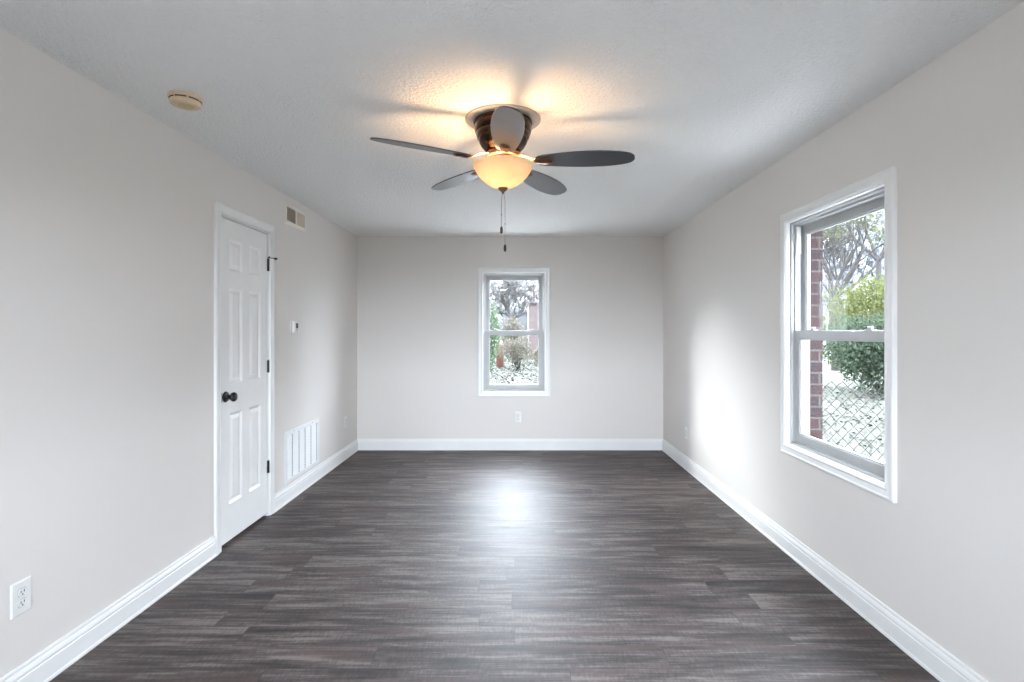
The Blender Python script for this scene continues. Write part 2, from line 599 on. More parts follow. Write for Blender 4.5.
# ------------------------------------------------------------------ windows (double hung, casing like a picture frame)
CAS = [(0, 0), (0, 0.016), (0.004, 0.021), (0.012, 0.022), (0.018, 0.019), (0.040, 0.017), (0.046, 0.020), (0.052, 0.020),
       (0.058, 0.013), (0.063, 0.012), (0.063, -0.030), (0.055, -0.030), (0.055, 0)]

def window(name, loc, rot, w, label, covers=False):
    root = empty(name, loc, rot)
    struct(root, label, 'window')
    z0, z1 = 0.0, WH
    MB().frame(w, z0, z1, CAS).build('casing', M_trim, root)
    # fixed vinyl frame: stops and two sash tracks
    fr = MB()
    fr.frame(w, z0, z1, [(0.0555, -0.012), (0.074, -0.012), (0.076, -0.016), (0.076, -0.030), (0.088, -0.030), (0.088, -0.064),
                         (0.082, -0.064), (0.082, -0.070), (0.088, -0.070), (0.088, -0.104), (0.082, -0.108), (0.070, -0.128), (0.0555, -0.128)])
    frame_o = fr.build('window_frame', M_vinyl, root, bevel=0.001)
    mid0, mid1 = 1.312 - WZ0, 1.362 - WZ0
    def sash(nm, a, b, yf, yb, rt, rb):
        """a..b outer height, yf/yb front and back face"""
        st = 0.040
        hw = w / 2 - 0.086
        s_ = MB()
        s_.box(-hw, -hw + st, yb, yf, a, b)
        s_.box(hw - st, hw, yb, yf, a, b)
        s_.box(-hw + st, hw - st, yb, yf, b - rt, b)
        s_.box(-hw + st, hw - st, yb, yf, a, a + rb)
        o = s_.build(nm, M_vinyl, root, bevel=0.002)
        # glazing bead and pane
        yc = (yf + yb) / 2
        bd = MB()
        hw2, za, zb = hw - st, a + rb, b - rt
        k = 0.008
        bd.box(-hw2, -hw2 + k, yc - 0.008, yf - 0.006, za, zb)
        bd.box(hw2 - k, hw2, yc - 0.008, yf - 0.006, za, zb)
        bd.box(-hw2 + k, hw2 - k, yc - 0.008, yf - 0.006, zb - k, zb)
        bd.box(-hw2 + k, hw2 - k, yc - 0.008, yf - 0.006, za, za + k)
        bd.build('glazing_bead', M_vinyl, o)
        p = MB()
        p.box(-hw2 + 0.002, hw2 - 0.002, yc - 0.002, yc + 0.002, za + 0.002, zb - 0.002)
        p.build('pane', M_glass, o)
        return o
    lo = sash('lower_sash', 0.088, mid1, -0.032, -0.062, 0.046, 0.042)
    up = sash('upper_sash', mid0, WH - 0.088, -0.072, -0.102, 0.046, 0.046)
    for sx in (-0.20 * w / 0.8, 0.20 * w / 0.8):
        lk = MB()
        lk.box(sx - 0.028, sx + 0.028, -0.060, -0.036, mid1, mid1 + 0.006)
        lk.lathe([(0, 0.016), (0.010, 0.016), (0.013, 0.012), (0.013, 0.0), (0, 0)], 16, Matrix.Translation((sx, -0.048, mid1 + 0.006)))
        lk.box(sx - 0.022, sx + 0.004, -0.044, -0.034, mid1 + 0.008, mid1 + 0.015)
        lk.build('sash_lock', M_vinyl, lo, bevel=0.001)
    if covers:
        for sx in (-1, 1):
            cv = MB()
            a = sx * (w / 2 - 0.089)
            b = sx * (w / 2 - 0.096)
            cv.box(min(a, b), max(a, b), -0.062, -0.034, WH - 0.255, WH - 0.09)
            cv.build('track_cover', M_plate, frame_o, bevel=0.002)
    return root

window('window_1', (WB_C, YB, WZ0), ROT_B, WB_W, 'small white double hung window in the back wall')
window('window_2', (XR, WR_C, WZ0), ROT_R, WR_W, 'large white double hung window in the right wall', True)
window('window_added_fill', (WF_C, YF, WZ0), ROT_F, WF_W, 'unseen wide white window added behind the viewer for daylight')  # not in view, added as a source of fill daylight

# ------------------------------------------------------------------ six panel door
door = empty('door_1', (XL, DC, 0), ROT_L)      # local x runs towards the viewer, y out of the wall
struct(door, 'white six panel door with black knob in the left wall', 'door')
DW = DY1 - DY0

def door_slab():
    """one face sheet with six sunk-and-raised panels, on a solid core"""
    m = MB()
    zb, zt = 0.024, DZ1
    yf = -0.004
    m.box(-DW / 2, DW / 2, yf - 0.035, yf - 0.011, zb, zt)
    st, ml = 0.105, 0.092
    pw = (DW - 2 * st - ml) / 2
    xs = [(-DW / 2 + st, -DW / 2 + st + pw), (DW / 2 - st - pw, DW / 2 - st)]
    zs = [(0.255, 0.835), (1.020, 1.635), (1.745, 1.950)]
    # stiles, mullion, rails
    m.box(-DW / 2, -DW / 2 + st, yf - 0.011, yf, zb, zt)
    m.box(DW / 2 - st, DW / 2, yf - 0.011, yf, zb, zt)
    m.box(-ml / 2, ml / 2, yf - 0.011, yf, zb, zt)
    for x0, x1 in xs:
        prev = zb
        for a, b in zs:
            m.box(x0, x1, yf - 0.011, yf, prev, a)
            prev = b
        m.box(x0, x1, yf - 0.011, yf, prev, zt)
        for a, b in zs:
            # moulding slope down into the panel, then a raised field
            cx, w_ = (x0 + x1) / 2, x1 - x0
            T = Matrix.Translation((cx, 0, 0))
            m.frame(w_, a, b, [(0, yf), (0.004, yf - 0.002), (0.016, yf - 0.010), (0, yf - 0.011)], 4, T)
            i, j = 0.020, 0.042
            vs = [(x0 + i, yf - 0.0105, a + i), (x1 - i, yf - 0.0105, a + i), (x1 - i, yf - 0.0105, b - i), (x0 + i, yf - 0.0105, b - i),
                  (x0 + j, yf - 0.0025, a + j), (x1 - j, yf - 0.0025, a + j), (x1 - j, yf - 0.0025, b - j), (x0 + j, yf - 0.0025, b - j)]
            m.add(vs, [(0, 1, 5, 4), (1, 2, 6, 5), (2, 3, 7, 6), (3, 0, 4, 7), (4, 5, 6, 7), (0, 3, 2, 1)])
    return m
door_slab().build('door_panel', M_door, door)
# jamb and casing
jw = DW + 0.006
jm = MB().frame(jw + 0.036, 0.0, DZ1 + 0.008 + 0.018, [(0, 0.0), (0.018, 0.0), (0.018, -0.043), (0.028, -0.043), (0.028, -0.072), (0, -0.072)], 3)
jm.build('door_jamb', M_trim, door)
DCAS = [(0, 0), (0, 0.015), (0.004, 0.018), (0.022, 0.018), (0.028, 0.015), (0.048, 0.012), (0.054, 0.014), (0.060, 0.013), (CW, 0.006), (CW, 0)]
MB().frame(DW + 0.020 + 2 * CW, 0.0, DZ1 + 0.014 + CW, DCAS, 3).build('door_casing', M_trim, door)
# knob with rosette and latch plate (near edge of the door = +x)
kx, kz = DW / 2 - 0.060, 0.945
rot = Matrix.Translation((kx, -0.004, kz)) @ Matrix.Rotation(R(-90), 4, 'X')
kn = MB().lathe([(0, 0), (0.034, 0), (0.034, 0.004), (0.030, 0.009), (0.016, 0.012), (0.0125, 0.018), (0.0125, 0.030), (0.017, 0.035), (0.025, 0.041),
                 (0.0295, 0.050), (0.029, 0.058), (0.024, 0.065), (0.014, 0.069), (0, 0.070)], 32, rot)
kn.build('door_knob', M_black, door)
MB().box(DW / 2 - 0.022, DW / 2 + 0.001, -0.006, -0.0015, kz - 0.030, kz + 0.030).build('latch_plate', M_black, door, bevel=0.001)
for i, hz in enumerate((1.845, 1.100, 0.362)):
    hx = -DW / 2 - 0.002
    hg = MB()
    for k in range(5):
        hg.lathe([(0, 0), (0.0062, 0), (0.0062, 0.0172), (0, 0.0172)], 14, Matrix.Translation((hx, 0.003, hz - 0.045 + k * 0.018)))
    hg.lathe([(0, 0), (0.0045, 0.002), (0.0045, 0.004), (0, 0.005)], 12, Matrix.Translation((hx, 0.003, hz + 0.045)))
    hg.box(hx - 0.010, hx + 0.010, -0.0038, -0.001, hz - 0.045, hz + 0.045)
    ho = hg.build('hinge', M_black, door)
    if i == 0:
        st = MB()
        st.lathe([(0, 0), (0.011, 0), (0.011, 0.005), (0, 0.005)], 16, Matrix.Translation((hx, 0.004, hz + 0.050)))
        st.tube([(hx, 0.006, hz + 0.053), (hx - 0.045, 0.030, hz + 0.053)], 0.003, 8)
        st.tube([(hx - 0.043, 0.029, hz + 0.053), (hx - 0.058, 0.037, hz + 0.053)], 0.008, 12)
        st.tube([(hx, 0.006, hz + 0.053), (hx + 0.024, 0.020, hz + 0.053)], 0.003, 8)
        st.tube([(hx + 0.022, 0.019, hz + 0.053), (hx + 0.030, 0.023, hz + 0.053)], 0.007, 12)
        st.build('door_stop', M_black, ho)

# ------------------------------------------------------------------ ceiling fan
FAN = (-0.078, 2.70, H)
fan = empty('ceiling_fan', FAN)
tag(fan, 'bronze five blade flush ceiling fan with a lit amber glass bowl', 'ceiling fan')
MB().lathe([(0, 0), (0.192, 0), (0.192, -0.004), (0.189, -0.006), (0, -0.006)], 64).build('shaded_ceiling_plate', M_plateShade, fan)
MB().lathe([(0, -0.006), (0.136, -0.006), (0.148, -0.012), (0.149, -0.026), (0.144, -0.030), (0.144, -0.034), (0.148, -0.038), (0.147, -0.050), (0.142, -0.066),
            (0.138, -0.069), (0.137, -0.074), (0.138, -0.079), (0.131, -0.098), (0.127, -0.101), (0.126, -0.106), (0.119, -0.124),
            (0.108, -0.142), (0.104, -0.144), (0.094, -0.158), (0.088, -0.163), (0, -0.163)], 64).build('motor_housing', M_bronze, fan)
MB().lathe([(0, -0.164), (0.070, -0.164), (0.086, -0.170), (0.090, -0.180), (0.086, -0.192), (0.066, -0.198), (0, -0.198)], 48).build('flywheel', M_iron, fan)
MB().lathe([(0, -0.199), (0.058, -0.199), (0.062, -0.204), (0.062, -0.222), (0.050, -0.232), (0.012, -0.236), (0.007, -0.240), (0.007, -0.343), (0, -0.343)],
           40).build('switch_housing', M_iron, fan)
BL = [(0.175, 0.030), (0.185, 0.041), (0.21, 0.050), (0.26, 0.058), (0.32, 0.0655), (0.38, 0.071), (0.44, 0.0735), (0.50, 0.072), (0.55, 0.067),
      (0.59, 0.060), (0.62, 0.051), (0.64, 0.041), (0.653, 0.027), (0.659, 0.012)]
outline = [(r, -w_) for r, w_ in BL] + [(r, w_) for r, w_ in reversed(BL)]
blade_z = -0.214
for k in range(5):
    a = R(-86 + 72 * k)
    tilt = (0.0, 0.045, 0.024, 0.012, -0.045)[k]
    pitch = (12, 12, 12, 6, 12)[k]
    MT = Matrix.Translation((0, 0, blade_z)) @ Matrix.Rotation(a, 4, 'Z') @ Matrix.Rotation(tilt, 4, 'Y')
    MP = MT @ Matrix.Rotation(R(-pitch), 4, 'X')
    b = MB().prism(outline, 'z', -0.003, 0.003, MP)
    b.build('fan_blade', M_blade, fan, bevel=0.0015)
    ir = MB()
    # arched arm from the flywheel to a rounded medallion under the blade root
    def sect(x, w_, zc, t_):
        return [(x, -w_, zc), (x, -w_ * 0.55, zc - t_), (x, w_ * 0.55, zc - t_), (x, w_, zc), (x, w_ * 0.6, zc + t_ * 0.6), (x, -w_ * 0.6, zc + t_ * 0.6)]
    secs = [sect(0.070, 0.020, 0.030, 0.008), sect(0.100, 0.018, 0.030, 0.008), sect(0.130, 0.016, 0.020, 0.008), sect(0.155, 0.018, 0.004, 0.008),
            sect(0.180, 0.026, -0.005, 0.009), sect(0.210, 0.034, -0.005, 0.010), sect(0.235, 0.034, -0.005, 0.010), sect(0.255, 0.026, -0.005, 0.009),
            sect(0.266, 0.012, -0.004, 0.005)]
    vs = [p for s_ in secs for p in s_]
    fs = []
    for i in range(len(secs) - 1):
        for j in range(6):
            fs.append((i * 6 + j, i * 6 + (j + 1) % 6, (i + 1) * 6 + (j + 1) % 6, (i + 1) * 6 + j))
    fs += [tuple(range(5, -1, -1)), tuple(len(vs) - 6 + j for j in range(6))]
    ir.add(vs, fs, True, MP)
    io = ir.build('blade_iron', M_iron, fan, sharp=50)
    md = io.modifiers.new('smooth', 'SUBSURF')
    md.levels = md.render_levels = 1
bowl_out = [(0.1515, -0.2285), (0.1535, -0.232), (0.1535, -0.239), (0.1500, -0.244), (0.1480, -0.247), (0.1480, -0.251), (0.1430, -0.259), (0.1400, -0.263),
            (0.1390, -0.267), (0.129, -0.281), (0.116, -0.297), (0.100, -0.313), (0.080, -0.328), (0.056, -0.341), (0.030, -0.3485), (0.012, -0.350)]
bowl_in = [(max(r - 0.004, 0.009), z + 0.003) for r, z in reversed(bowl_out)]
bowl_in[-1] = (0.1495, -0.2285)
MB().lathe(bowl_out + bowl_in + [bowl_out[0]], 64).build('glass_bowl', M_bowl, fan)
MB().lathe([(0, -0.344), (0.025, -0.3465), (0.0255, -0.352), (0.021, -0.359), (0.011, -0.367), (0.006, -0.369), (0.0075, -0.373), (0.005, -0.378), (0, -0.379)],
           32).build('finial', M_finial, fan)
for bx, by, bz in ((-0.022, -0.030, -0.284), (0.040, 0.022, -0.292)):
    T = Matrix.Translation((bx, by, bz))
    bo = MB().lathe([(0, -0.024), (0.010, -0.022), (0.018, -0.015), (0.021, -0.005), (0.020, 0.006), (0.014, 0.018), (0.011, 0.026), (0, 0.026)], 14, T).build('bulb', M_bulb if bx < 0 else M_bulb2, fan)
    MB().tube([(bx, by, bz + 0.025), (bx * 0.9, by * 0.9, -0.240), (bx * 0.55, by * 0.55, -0.222)], [0.0125, 0.0125, 0.010], 12).build('lamp_socket', M_finial, fan)
for cx, cy, ze in ((-0.008, -0.006, -0.548), (0.010, -0.006, -0.640)):
    ch = MB()
    ch.tube([(cx * 0.35, cy * 0.5, -0.374), (cx, cy, -0.41), (cx, cy, ze)], 0.0012, 6)
    z = -0.380
    while z > ze:
        ch.lathe([(0, 0.0019), (0.0019, 0.0), (0, -0.0019)], 6, Matrix.Translation((cx if z < -0.41 else cx * (0.35 + 0.65 * (-0.374 - z) / 0.036), cy, z)))
        z -= 0.006
    ch.lathe([(0, 0.004), (0.0034, 0.003), (0.0034, -0.003), (0, -0.004)], 10, Matrix.Translation((cx, cy, (ze - 0.366) / 2 - 0.03)))
    co = ch.build('pull_chain', M_chain, fan)
    MB().lathe([(0, 0.002), (0.004, 0.001), (0.0065, -0.006), (0.0072, -0.018), (0.0066, -0.030), (0.004, -0.034), (0, -0.035)], 16,
               Matrix.Translation((cx, cy, ze))).build('pull_fob', M_fob, co)

# ------------------------------------------------------------------ smoke detector
sd = empty('smoke_detector', (-1.535, 2.435, H))
sd.scale = (0.86, 0.86, 0.92)
tag(sd, 'yellowed round smoke detector on the ceiling near the left wall', 'smoke detector')
MB().lathe([(0, 0), (0.080, 0), (0.082, -0.004), (0.081, -0.014), (0.076, -0.018), (0, -0.018)], 48).build('base_ring', M_cream, sd)
cov = MB().lathe([(0.066, -0.0181), (0.066, -0.023), (0.074, -0.024), (0.074, -0.036), (0.070, -0.042), (0.060, -0.046), (0.030, -0.048), (0, -0.048)],
                 48).build('cover', M_cream, sd)
sl = MB()
for k in range(7):
    a0 = 2 * math.pi * k / 7 + 0.1
    vs, n = [], 8
    for i in range(n + 1):
        a = a0 + (2 * math.pi / 7 - 0.16) * i / n
        for r, z in ((0.0700, -0.0182), (0.0760, -0.0182), (0.0760, -0.0235), (0.0700, -0.0235)):
            vs.append((r * math.cos(a), r * math.sin(a), z))
    fs = [(i * 4 + j, i * 4 + (j + 1) % 4, i * 4 + 4 + (j + 1) % 4, i * 4 + 4 + j) for i in range(n) for j in range(4)]
    fs += [(0, 1, 2, 3), tuple(n * 4 + j for j in (3, 2, 1, 0))]
    sl.add(vs, fs)
sl.build('vent_slots', M_slot, sd)
MB().lathe([(0, -0.0482), (0.040, -0.0480), (0.040, -0.0488), (0, -0.0490)], 32, Matrix.Translation((0.008, -0.004, 0.0006))).build('label_sticker', M_label, sd)

# ------------------------------------------------------------------ outlets
def outlet(loc, rot, pw, ph, label):
    root = empty('wall_outlet', loc, rot)
    tag(root, label, 'outlet', 'white duplex wall outlets')
    pl = MB()
    a, b, t = pw / 2, ph / 2, 0.0065
    e = 0.004
    vs = [(-a, 0, -b), (a, 0, -b), (a, 0, b), (-a, 0, b), (-a, t * 0.4, -b), (a, t * 0.4, -b), (a, t * 0.4, b), (-a, t * 0.4, b),
          (-a + e, t, -b + e), (a - e, t, -b + e), (a - e, t, b - e), (-a + e, t, b - e)]
    fs = [(0, 1, 2, 3), (8, 9, 10, 11)] + [(i, (i + 1) % 4, 4 + (i + 1) % 4, 4 + i) for i in range(4)] + [(4 + i, 4 + (i + 1) % 4, 8 + (i + 1) % 4, 8 + i) for i in range(4)]
    pl.add(vs, fs)
    pl.lathe([(0, 0.0012), (0.0035, 0.001), (0.0035, 0)], 12, Matrix.Translation((0, t, 0)) @ Matrix.Rotation(R(-90), 4, 'X'))
    pl.build('cover_plate', M_plate, root)
    for sz in (-0.0195, 0.0195):
        rc = MB()
        pts = []
        for k in range(24):
            an = 2 * math.pi * k / 24
            pts.append((0.0172 * math.cos(an), max(-0.0142, min(0.0142, 0.0172 * math.sin(an))) + sz))
        rc.prism(pts, 'y', t - 0.001, t + 0.0022)
        ro = rc.build('receptacle', M_plate, root, bevel=0.0006)
        g = MB()
        pts2 = [(p * 1.10, (q - sz) * 1.12 + sz) for p, q in pts]
        g.prism(pts2, 'y', t - 0.001, t + 0.0003)
        g.build('receptacle_groove', M_grey, ro)
        s_ = MB()
        s_.box(-0.0078, -0.0052, t + 0.0015, t + 0.0026, sz - 0.001, sz + 0.0085)
        s_.box(0.0052, 0.0078, t + 0.0015, t + 0.0026, sz - 0.001, sz + 0.0070)
        s_.lathe([(0, 0.0011), (0.0028, 0.0011), (0.0028, 0), (0, 0)], 12, Matrix.Translation((0, t + 0.0015, sz - 0.0075)) @ Matrix.Rotation(R(-90), 4, 'X'))
        s_.build('slots', M_slot, ro)
    return root
outlet((XL, 1.951, 0.377), ROT_L, 0.080, 0.124, 'nearest white duplex outlet, low on the left wall')
outlet((XL, 5.62, 0.388), ROT_L, 0.070, 0.115, 'small white duplex outlet past the return grille near the back corner')
outlet((-0.004, YB, 0.375), ROT_B, 0.070, 0.122, 'white duplex outlet on the back wall below the window')
outlet((XR, 5.19, 0.356), ROT_R, 0.070, 0.118, 'white duplex outlet low on the right wall in bright daylight')

# ------------------------------------------------------------------ thermostat
th = empty('thermostat', (XL, 4.315, 1.392), ROT_L)
tag(th, 'small white wall thermostat with grey screen right of the door', 'thermostat')
MB().box(-0.060, 0.060, 0, 0.008, -0.058, 0.058).build('back_plate', M_plate, th, bevel=0.003)
MB().box(-0.052, 0.050, 0.008, 0.032, -0.048, 0.050).build('body', M_plate, th, bevel=0.009)
sc_ = MB().box(-0.022, 0.026, 0.031, 0.0335, -0.012, 0.032).build('screen', M_lcd, th, bevel=0.001)
MB().box(-0.020, 0.024, 0.031, 0.0342, -0.032, -0.018).build('buttons', M_grey, th, bevel=0.001)

# ------------------------------------------------------------------ supply register high on the left wall
VW, VH = 0.412, 0.170
vt = empty('air_vent', (XL, 4.355, 2.292), ROT_L)
tag(vt, 'small cream two-way air vent high on the left wall beside the door', 'air vent')
MB().frame(VW, -VH / 2, VH / 2, [(0, 0), (0, 0.003), (0.012, 0.010), (0.030, 0.010), (0.030, 0.0005), (0.030, 0.0)]).build('vent_frame', M_vent, vt)
MB().box(-VW / 2 + 0.028, VW / 2 - 0.028, 0.0004, 0.0012, -VH / 2 + 0.028, VH / 2 - 0.028).build('duct_opening', M_duct, vt)
MB().box(-0.009, 0.009, 0.0012, 0.0105, -VH / 2 + 0.029, VH / 2 - 0.029).build('centre_bar', M_vent, vt)
for sgn in (1, -1):          # +x is the side nearer the viewer
    f_ = MB()
    for k in range(10):
        x = sgn * (0.020 + 0.0155 * k)
        T = Matrix.Translation((x, 0.0060, 0)) @ Matrix.Rotation(-sgn * R(38 if sgn > 0 else 62), 4, 'Z')
        f_.box(-0.0006, 0.0006, -0.0045 if sgn > 0 else -0.0075, 0.0055 if sgn > 0 else 0.0085, -VH / 2 + 0.030, VH / 2 - 0.030, T)
    f_.build('louver_bank', M_fin, vt)
for sgn in (1, -1):
    MB().lathe([(0, 0.002), (0.004, 0.0015), (0.004, 0)], 12, Matrix.Translation((sgn * (VW / 2 - 0.016), 0.010, 0)) @ Matrix.Rotation(R(-90), 4, 'X')).build('screw', M_vent, vt)

# ------------------------------------------------------------------ return air grille low on the left wall
GW, GH = 0.716, 0.418
gr = empty('return_air_grille', (XL, 4.51, 0.352), ROT_L)
tag(gr, 'large white return air grille above the baseboard right of the door', 'air vent')
MB().frame(GW, -GH / 2, GH / 2, [(0, 0), (0, 0.004), (0.006, 0.009), (0.034, 0.009), (0.036, 0.006), (0.036, 0.0)]).build('grille_frame', M_grille, gr)
MB().box(-GW / 2 + 0.034, GW / 2 - 0.034, 0.0004, 0.0012, -GH / 2 + 0.034, GH / 2 - 0.034).build('duct_opening', M_duct, gr)
cols = [(GW / 2 - 0.036) - 0.1295 * k for k in range(6)]      # from the near side inwards
gx = [0.222, 0.091, -0.034, -0.163, -0.292]                    # dark columns
edges = [GW / 2 - 0.036] + gx + [-GW / 2 + 0.036]
for i in range(6):
    a = edges[i] - (0.007 if i else 0.0)
    b = edges[i + 1] + (0.007 if i < 5 else 0.0)
    l_ = MB()
    n = 26
    for k in range(n):
        z = -GH / 2 + 0.036 + (GH - 0.072) * (k + 0.5) / n
        T = Matrix.Translation((0, 0.0048, z)) @ Matrix.Rotation(R(-58), 4, 'X')
        l_.box(b, a, -0.0066, 0.0066, -0.0006, 0.0006, T)
    l_.build('louver_bank', M_grille, gr)
for x in gx:
    r_ = MB()
    for k in range(27):
        z = -GH / 2 + 0.036 + (GH - 0.072) * k / 26
        r_.box(x - 0.0075, x + 0.0075, 0.0013, 0.0060, z - 0.0016, z + 0.0016)
    r_.build('louver_spacer', M_grille, gr)
for x in (0.20, -0.185):
    MB().lathe([(0, 0.002), (0.005, 0.0015), (0.005, 0)], 12, Matrix.Translation((x, 0.009, GH / 2 - 0.014)) @ Matrix.Rotation(R(-90), 4, 'X')).build('screw', M_grey, gr)

# ------------------------------------------------------------------ outside
gnd = MB().box(-60, 60, -60, 140, GZ - 0.3, GZ).build('ground', M_ground)
tag(gnd, 'pale grassy ground outside the house', 'ground', kind='structure')

for nm, x0, x1, y0, y1, lb in (('bounce_slab_back', -4.0, 4.0, YB + T2, 13.6, 'unseen pale concrete slab against the house, added to bounce daylight through the back window'),
                               ('bounce_slab_front', -4.0, 3.7, -7.5, YF - T2, 'unseen pale concrete slab behind the viewer, added to bounce daylight onto the ceiling'),
                               ('bounce_slab_side', XR + T2, 3.75, YF - T2, YB + T2, 'unseen pale concrete slab along the house, added to bounce daylight through the right window')):
    po = MB().box(x0, x1, y0, y1, GZ - 0.1, GZ + 0.03).build(nm, M_conc if nm == 'bounce_slab_front' else M_conc2)  # slabs out of view, added to bounce daylight up onto the ceiling
    tag(po, lb, nm.replace('_', ' '), kind='structure')

def leaves(mb, rnd, centre, radii, n, size, shell=0.45):
    for _ in range(n):
        while True:
            p = Vector((rnd.uniform(-1, 1), rnd.uniform(-1, 1), rnd.uniform(-1, 1)))
            if shell < p.length < 1:
                break
        c = Vector((centre[0] + p.x * radii[0], centre[1] + p.y * radii[1], centre[2] + p.z * radii[2]))
        if c.z < GZ + 0.02:
            continue
        M_ = Euler((rnd.uniform(0, 6.28), rnd.uniform(0, 6.28), rnd.uniform(0, 6.28))).to_matrix()
        s_ = size * rnd.uniform(0.6, 1.4)
        q = [c + M_ @ Vector(v) * s_ for v in ((-0.5, 0, 0), (0, -0.28, 0.08), (0.5, 0, 0), (0, 0.28, 0.08))]
        mb.add(q, [(0, 1, 2), (0, 2, 3)])

def twigs(mb, rnd, centre, rad, n, length, width):
    for _ in range(n):
        c = Vector(centre) + Vector((rnd.gauss(0, 1), rnd.gauss(0, 1), rnd.gauss(0, 1))) * rad * 0.55
        d = Vector((rnd.uniform(-1, 1), rnd.uniform(-1, 1), rnd.uniform(-0.5, 1))).normalized() * length * rnd.uniform(0.5, 1.3)
        k = Vector((rnd.uniform(-1, 1), rnd.uniform(-1, 1), rnd.uniform(-1, 1))) * length * 0.12
        mb.tube([c, c + d * 0.5 + k, c + d], [width, width * 0.8, width * 0.4], 3, cap=False)

def grow(mb, rnd, p, d, length, rad, depth, spread=0.6, tips=None, seg=5, up=0.12):
    pts, rads = [p], [rad]
    n = 4
    q = Vector(p)
    dd = Vector(d).normalized()
    for i in range(n):
        dd = (dd + Vector((rnd.uniform(-1, 1), rnd.uniform(-1, 1), rnd.uniform(-0.8, 1))) * 0.17 + Vector((0, 0, up * 0.5))).normalized()
        q = q + dd * length / n
        pts.append(q.copy())
        rads.append(rad * (1 - 0.45 * (i + 1) / n))
    mb.tube(pts, rads, seg, cap=False)
    if depth <= 0:
        if tips is not None:
            tips.append(pts[-1])
        return
    for i in range(rnd.choice((2, 3, 3))):
        j = rnd.randint(2, n)
        nd = (dd + Vector((rnd.uniform(-1, 1), rnd.uniform(-1, 1), rnd.uniform(-0.5, 0.9))) * spread).normalized()
        grow(mb, rnd, pts[j], nd, length * rnd.uniform(0.6, 0.85), rads[j] * 0.68, depth - 1, spread, tips, max(3, seg - 1), up)

def tree(name, label, base, seed, trunk_h, rad, depth, bark, leafmat=None, nleaf=0, lsize=0.08, lrad=0.5, group=None, limbs=None, length=None, spread=0.7, ntwig=0, tl=0.5, tw=0.008):
    rnd = random.Random(seed)
    root = empty(name, base)
    tag(root, label, 'tree', group)
    mb, tips = MB(), []
    top = Vector((rnd.uniform(-0.1, 0.1), rnd.uniform(-0.1, 0.1), trunk_h))
    mb.tube([(0, 0, -0.1), (0, 0, trunk_h * 0.3), top * 0.7, top], [rad * 1.3, rad, rad * 0.92, rad * 0.85], 8, cap=False)
    L = length or trunk_h * 0.7
    for d in limbs or [(0.5, 0.1, 0.8), (-0.5, 0.2, 0.8), (0.1, -0.5, 0.9), (-0.1, 0.4, 1.0)]:
        grow(mb, rnd, top, d, L, rad * 0.6, depth, spread, tips)
    mb.build('trunk', bark, root, fix=False)
    if ntwig and tips:
        tm = MB()
        for t_ in tips:
            twigs(tm, rnd, t_, lrad * 1.4, max(1, ntwig // len(tips)), tl, tw)
        tag(tm.build('twigs', bark, root, fix=False), kind='stuff')
    if leafmat and tips:
        lf = MB()
        per = max(1, nleaf // len(tips))
        for t_ in tips:
            leaves(lf, rnd, t_, (lrad, lrad, lrad), per, lsize, 0.0)
        lf.v = lf.v
        lf.build('foliage', leafmat, root, fix=False)
    return root

def bush(label, base, seed, r, h, n, size, mat, name='bush', group=None, blobs=5):
    rnd = random.Random(seed)
    root = empty(name, base)
    tag(root, label, 'bush', group)
    st = MB()
    lf = MB()
    for k in range(blobs):
        a = rnd.uniform(0, 6.28)
        rr = r * rnd.uniform(0.1, 0.6)
        c = (rr * math.cos(a), rr * math.sin(a), h * rnd.uniform(0.4, 0.72))
        st.tube([(0, 0, -0.05), (c[0] * 0.5, c[1] * 0.5, c[2] * 0.4), c], [0.03, 0.02, 0.01], 5)
        rnd2 = random.Random(seed * 31 + k)
        for _ in range(n // blobs):
            while True:
                p = Vector((rnd2.uniform(-1, 1), rnd2.uniform(-1, 1), rnd2.uniform(-1, 1)))
                if 0.35 < p.length < 1:
                    break
            q = Vector((c[0] + p.x * r * 0.6, c[1] + p.y * r * 0.6, max(0.03, c[2] + p.z * h * 0.42)))
            M_ = Euler((rnd2.uniform(0, 6.28), rnd2.uniform(0, 6.28), rnd2.uniform(0, 6.28))).to_matrix()
            s_ = size * rnd2.uniform(0.6, 1.4)
            lf.add([q + M_ @ Vector(v) * s_ for v in ((-0.5, 0, 0), (0, -0.3, 0.08), (0.5, 0, 0), (0, 0.3, 0.08))], [(0, 1, 2), (0, 2, 3)])
    st.build('stems', M_bark, root, fix=False)
    lf.build('foliage', mat, root, fix=False)
    return root

# chain link fence running out from the house just past the right window
FY, FX0, FX1, FZT = 3.52, XR + T2 + 0.03, 5.6, 1.02
fence = empty('chain_link_fence', (FX0, FY, GZ))
tag(fence, 'grey chain link fence outside the large right window', 'fence')
fh = FZT - GZ
mesh = MB()
step = 0.076
nx = int((FX1 - FX0 - 0.08) / step * 2)
nz = int(fh / step)
for i in range(nx):
    # each zigzag wire runs up the fence between two columns
    pts = []
    for k in range(nz * 2 + 1):
        x = (i + (k + i) % 2) * step * 0.5
        pts.append((0.04 + x, 0.0022 * (1 if k % 2 else -1), 0.03 + k * step / 2))
    mesh.tube(pts, 0.0034, 4)
mesh.build('wire_mesh', M_wire, fence, fix=False)
for x in (0.012, (FX1 - FX0) / 2, FX1 - FX0 - 0.02):
    MB().lathe([(0, -0.2), (0.024, -0.2), (0.024, fh + 0.02), (0.020, fh + 0.04), (0, fh + 0.045)], 16, Matrix.Translation((x, 0.032, 0))).build('fence_post', M_wire, fence)

